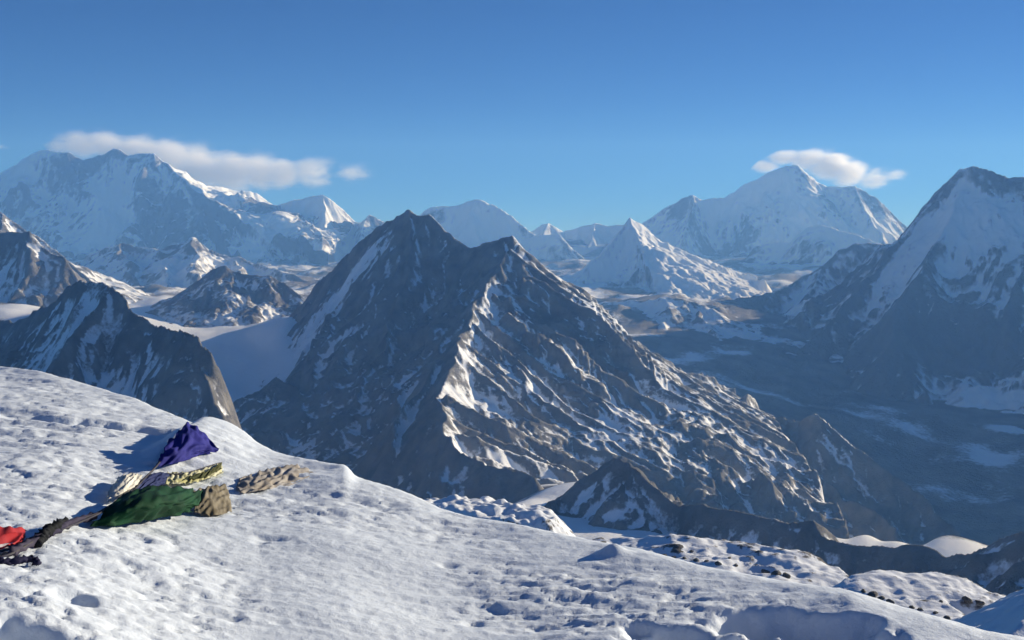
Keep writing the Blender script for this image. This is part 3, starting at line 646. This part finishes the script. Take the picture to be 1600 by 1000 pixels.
cloth('flag', [[(194, 776, .06), (225, 764, .10), (262, 763, .10), (300, 766, .07), (316, 769, .04)],
               [(166, 799, .05), (205, 788, .10), (250, 784, .12), (285, 786, .08), (308, 787, .04)],
               [(140, 822, .006), (185, 822, .012), (230, 815, .018), (270, 807, .015), (300, 800, .012)]],
      cloth_mat('green_cloth', (.004, .035, .014), (.010, .07, .028)), fl, 5, .010, .07, label='dark green flag bulging with wind')
cloth('flag', [[(300, 768, .04), (327, 761, .05), (352, 757, .02)], [(303, 785, .04), (331, 778, .05), (358, 777, .02)], [(304, 802, .010), (333, 805, .010), (362, 800, .004)]],
      cloth_mat('olive_tan_cloth', (.15, .12, .07), (.30, .26, .19)), fl, 7, .006, .06, label='faded olive tan flag')
cloth('flag', [[(186, 747, .03), (203, 741, .05), (222, 744, .04)], [(172, 766, .03), (193, 762, .06), (213, 760, .04)], [(164, 788, .006), (184, 782, .015), (202, 776, .015)]],
      cloth_mat('white_cloth', (.62, .58, .48), (.75, .72, .64)), fl, 9, .007, .035, label='cream white flag')
cloth('flag', [[(224, 750, .03), (242, 740, .035), (266, 741, .02)], [(214, 759, .025), (234, 752, .03), (260, 750, .02)], [(204, 768, .02), (228, 763, .015), (255, 758, .008)]],
      cloth_mat('navy_cloth', (.02, .03, .11), (.05, .07, .17)), fl, 11, .006, .05, label='small navy blue flag behind the green flag')
cloth('flag', [[(262, 739, .012), (300, 739, .02), (346, 724, .012)], [(259, 748, .012), (301, 747, .018), (347, 732, .012)], [(258, 758, .006), (302, 755, .008), (348, 741, .005)]],
      cloth_mat('yellow_cloth', (.50, .47, .20), (.72, .70, .52)), fl, 13, .008, .035, label='pale yellow flag half covered by drifted snow')
cloth('flag', [[(296, 744, .03), (322, 737, .035), (346, 723, .03)], [(294, 750, .02), (322, 745, .025), (346, 733, .02)]],
      cloth_mat('moss_cloth', (.05, .06, .02), (.11, .11, .04)), fl, 15, .006, .04, nv=14, label='narrow dark olive flag edge')
cloth('flag', [[(-45, 828, .02), (0, 826, .03), (40, 830, .015)], [(-45, 842, .022), (4, 840, .03), (38, 842, .015)], [(-45, 860, .006), (2, 857, .012), (32, 852, .01)]],
      cloth_mat('red_cloth', (.38, .015, .02), (.50, .05, .06)), fl, 17, .009, .06, label='red flag')
cloth('flag', [[(-45, 852, .012), (-10, 853, .012), (30, 850, .012)], [(-45, 866, .006), (-8, 867, .006), (24, 862, .006)]],
      cloth_mat('pink_white_cloth', (.68, .58, .57), (.74, .68, .68)), fl, 19, .006, .05, nv=14, label='pinkish white flag under the red one')
rope('rolled_flag', [(16, 864, .02), (48, 848, .025), (80, 832, .03), (112, 816, .03), (150, 806, .02)], 0.014, cloth_mat('plum_cloth', (.035, .03, .06), (.07, .06, .09)), fl, 'dark plum flag twisted round the cord', lump=.6, seed=4)
rope('rolled_flag', [(58, 850, .02), (72, 832, .04), (88, 822, .04), (104, 815, .02)], 0.017, cloth_mat('black_cloth', (.008, .010, .012), (.02, .02, .025)), fl, 'black knotted flag', lump=.7, seed=6)
rope('rolled_flag', [(-50, 884, .012), (-10, 880, .015), (22, 877, .018), (48, 874, .018), (62, 880, .012)], 0.011, cloth_mat('dark_navy_cloth', (.010, .010, .035), (.02, .02, .06)), fl, 'dark navy flag rolled up at the left edge', lump=.7, seed=8)
parent_origin = SP(430, 766, 0.0)
bf = cloth('buried_flag', [[(374, 750, -.004), (405, 738, .010), (430, 733, .016), (462, 728, .018), (494, 739, .0)], [(370, 762, -.006), (402, 755, .018), (430, 748, .022), (458, 744, .020), (491, 748, -.002)], [(376, 772, -.016), (405, 768, -.010), (430, 763, -.008), (455, 760, -.012), (482, 757, -.016)]],
      cloth_mat('sand_cloth', (.36, .31, .25), (.60, .56, .51)), None, 21, .009, .05)
link(bf, 'tan flag half buried in the snow right of the prayer flag string', 'flag')

# ------------------------------------------------------------------ clouds (beyond the haze, over the far summits)
def cloud(name, label, lobes, D, dens, seed, nscale, tube):
    """tube: spine of (px, py, half height px) for the closed hull; lobes: (px, py, rx px, ry px, weight) soft masses inside"""
    k = D / F
    c0 = P(tube[len(tube) // 2][0], tube[len(tube) // 2][1], D)
    sp = catmull(np.array([[*P(a, b, D), c * k] for a, b, c in tube]), 60); ns = 24
    th = np.linspace(0, 2 * np.pi, ns, endpoint=False)
    u = np.linspace(0, 1, 60); rad = np.maximum(sp[:, 3], 5)
    rad[0] *= .05; rad[-1] *= .05
    r2 = rad[:, None] * (1 + .12 * perlin(u[:, None] * 9 + 0 * th, np.cos(th)[None] + 2 + 0 * u[:, None], seed))
    v = sp[:, None, :3] + np.stack([0 * r2, r2 * 1.6 * np.cos(th)[None], r2 * np.sin(th)[None]], -1) - c0
    f = [(a * ns + b, a * ns + (b + 1) % ns, (a + 1) * ns + (b + 1) % ns, (a + 1) * ns + b) for a in range(59) for b in range(ns)]
    f += [tuple(range(ns))[::-1], tuple(59 * ns + b for b in range(ns))]
    me = bpy.data.meshes.new(name); me.from_pydata([tuple(q) for q in v.reshape(-1, 3)], [], f)
    o = bpy.data.objects.new(name, me); o.location = c0
    m = bpy.data.materials.new(name); m.use_nodes = True; t = m.node_tree; t.nodes.remove(t.nodes['Principled BSDF'])
    tc = node(t, 'ShaderNodeTexCoord')
    wn = node(t, 'ShaderNodeTexNoise'); wn.inputs['Scale'].default_value = 1 / nscale; wn.inputs['Detail'].default_value = 6; wn.inputs['Roughness'].default_value = .68
    sq = node(t, 'ShaderNodeVectorMath', operation='MULTIPLY'); sq.inputs[1].default_value = (0.55, 0.8, 1.25)
    t.links.new(tc.outputs['Object'], sq.inputs[0]); t.links.new(sq.outputs[0], wn.inputs['Vector'])
    tot = None
    for px, py, rx, ry, wt in lobes:
        q = P(px, py, D) - c0
        mp = node(t, 'ShaderNodeVectorMath', operation='SUBTRACT'); mp.inputs[1].default_value = tuple(q); t.links.new(tc.outputs['Object'], mp.inputs[0])
        dv = node(t, 'ShaderNodeVectorMath', operation='DIVIDE'); dv.inputs[1].default_value = (rx * k, max(ry * 1.5, rx * .4) * k, ry * k); t.links.new(mp.outputs[0], dv.inputs[0])
        ln = node(t, 'ShaderNodeVectorMath', operation='LENGTH'); t.links.new(dv.outputs[0], ln.inputs[0])
        mr = node(t, 'ShaderNodeMapRange'); mr.interpolation_type = 'SMOOTHSTEP'
        mr.inputs[1].default_value = 1.0; mr.inputs[2].default_value = 0.15; mr.inputs[3].default_value = 0; mr.inputs[4].default_value = wt
        t.links.new(ln.outputs['Value'], mr.inputs[0])
        if tot is None: tot = mr.outputs[0]
        else:
            ad = node(t, 'ShaderNodeMath', operation='MAXIMUM'); t.links.new(tot, ad.inputs[0]); t.links.new(mr.outputs[0], ad.inputs[1]); tot = ad.outputs[0]
    # erode the soft masses with noise
    er = node(t, 'ShaderNodeMath', operation='MULTIPLY_ADD'); er.inputs[1].default_value = 4.2; er.inputs[2].default_value = -2.35; t.links.new(wn.outputs[0], er.inputs[0])
    sm = node(t, 'ShaderNodeMath', operation='ADD'); t.links.new(tot, sm.inputs[0]); t.links.new(er.outputs[0], sm.inputs[1])
    c2 = node(t, 'ShaderNodeMapRange'); c2.inputs[1].default_value = 0.0; c2.inputs[2].default_value = 0.7; c2.inputs[4].default_value = dens; t.links.new(sm.outputs[0], c2.inputs[0])
    mu = node(t, 'ShaderNodeMath', operation='MULTIPLY'); t.links.new(c2.outputs[0], mu.inputs[0]); t.links.new(tot, mu.inputs[1])
    pv = node(t, 'ShaderNodeVolumePrincipled'); pv.inputs['Color'].default_value = (.99, .99, .99, 1); pv.inputs['Anisotropy'].default_value = 0.35
    t.links.new(mu.outputs[0], pv.inputs['Density']); t.links.new(pv.outputs[0], t.nodes['Material Output'].inputs['Volume'])
    me.materials.append(m)
    link(o, label, 'cloud')
cloud('cloud', 'long white banner cloud streaming right off the left massif', [
(95, 228, 42, 20, 1.15), (125, 226, 60, 28, 1.3), (165, 226, 60, 30, 1.35), (215, 236, 65, 36, 1.35), (265, 248, 65, 44, 1.3), (310, 262, 70, 50, 1.3), (360, 268, 65, 48, 1.2), (405, 268, 60, 42, 1.1), (440, 272, 45, 40, 1.0), (490, 270, 62, 34, .8), (545, 272, 55, 26, .66)],
    33000, .0026, 3, 700, [(52, 232, 6), (80, 228, 22), (140, 224, 32), (220, 234, 42), (300, 254, 54), (370, 266, 56), (440, 270, 46), (500, 268, 36), (560, 270, 26), (600, 271, 6)])
cloud('cloud', 'bright cap cloud curling over the pointed summit on the right', [
(1196, 260, 34, 14, 1.1), (1228, 246, 46, 17, 1.3), (1265, 250, 55, 24, 1.3), (1300, 258, 55, 32, 1.35), (1328, 270, 38, 32, 1.2), (1365, 280, 45, 26, .75), (1395, 274, 32, 14, .65)],
    33000, .0034, 5, 600, [(1165, 274, 4), (1192, 263, 16), (1235, 252, 26), (1280, 256, 36), (1325, 268, 40), (1365, 278, 30), (1402, 275, 18), (1428, 274, 3)])
cloud('cloud', 'tiny wisp of cloud at the left edge above the massif', [(-8, 228, 30, 8, .8), (10, 230, 14, 5, .5)], 33000, .003, 7, 500, [(-45, 228, 3), (-20, 228, 10), (4, 229, 8), (24, 231, 2)])

# ------------------------------------------------------------------ boulders on the snow shelves below the rim
def boulder_mesh(seed):
    rnd = random.Random(seed); import bmesh
    bm = bmesh.new(); bmesh.ops.create_icosphere(bm, subdivisions=2, radius=1.0)
    pl = [(Vector((rnd.uniform(-1, 1), rnd.uniform(-1, 1), rnd.uniform(-.4, 1))).normalized(), rnd.uniform(.55, .85)) for _ in range(7)]
    for v in bm.verts:
        for n, d in pl:                                    # broken flat faces
            e = v.co.dot(n) - d
            if e > 0: v.co -= n * e * 0.9
        v.co *= rnd.uniform(.94, 1.06); v.co.z *= 0.75
    me = bpy.data.meshes.new('boulder'); bm.to_mesh(me); bm.free(); me.materials.append(m_boulder); return me
m_boulder, _t, _bs = newmat('boulder_rock')
_n = node(_t, 'ShaderNodeTexNoise'); _n.inputs['Scale'].default_value = 1.6; _n.inputs['Detail'].default_value = 8
_g = node(_t, 'ShaderNodeNewGeometry'); _t.links.new(_g.outputs['Position'], _n.inputs['Vector'])
_c = node(_t, 'ShaderNodeMix', data_type='RGBA'); _c.inputs[6].default_value = (.045, .042, .04, 1); _c.inputs[7].default_value = (.16, .145, .125, 1)
_t.links.new(_n.outputs[0], _c.inputs[0]); _t.links.new(_c.outputs[2], _bs.inputs['Base Color']); _bs.inputs['Roughness'].default_value = .9
_bp = node(_t, 'ShaderNodeBump'); _bp.inputs['Distance'].default_value = .5; _t.links.new(_n.outputs[0], _bp.inputs['Height']); _t.links.new(_bp.outputs[0], _bs.inputs['Normal'])
_bm = [boulder_mesh(k) for k in range(4)]
ORD = ['first', 'second', 'third', 'fourth', 'fifth', 'sixth', 'seventh', 'eighth', 'ninth', 'tenth', 'eleventh', 'twelfth', 'thirteenth', 'fourteenth']
def boulders(shelf, spots, label, group):
    o = bpy.data.objects[shelf]; rnd = random.Random(len(spots))
    for k, (px, py, size) in enumerate(sorted(spots)):
        d = Vector(P(px, py, 1.0)).normalized()
        hit, loc, nrm, _ = o.ray_cast(Vector((0, 0, 0)), d)
        if not hit: continue
        r = size * loc.y / F * 0.5
        b = bpy.data.objects.new('boulder', rnd.choice(_bm)); b.location = loc + Vector((0, 0, r * .1)); b.rotation_euler = (rnd.uniform(-.3, .3), rnd.uniform(-.3, .3), rnd.uniform(0, 6.28))
        b.scale = (r * rnd.uniform(.9, 1.5), r * rnd.uniform(.8, 1.2), r * rnd.uniform(.7, 1.1))
        link(b, label % ORD[k], 'boulder', None, group)
bpy.context.view_layer.update()
boulders('snow_bench', [(1038, 868, 8), (1052, 872, 10), (1070, 873, 9), (1088, 876, 12), (1104, 877, 8), (1122, 881, 10), (1150, 884, 9), (1196, 894, 14), (1212, 897, 18), (1228, 900, 14), (1080, 862, 7), (1140, 872, 7)],
         '%s dark boulder from the left on the long sunlit snow bench below the rim', 'boulders on the snow bench')
boulders('snow_shoulder', [(1350, 925, 10), (1362, 930, 16), (1376, 936, 14), (1392, 941, 12), (1425, 950, 9), (1438, 953, 11), (1462, 958, 10), (1480, 966, 12), (1497, 972, 15), (1508, 979, 12), (1512, 938, 16), (1530, 942, 14), (1470, 940, 8)],
         '%s dark boulder from the left on the snow shoulder at lower right', 'boulders on the snow shoulder')
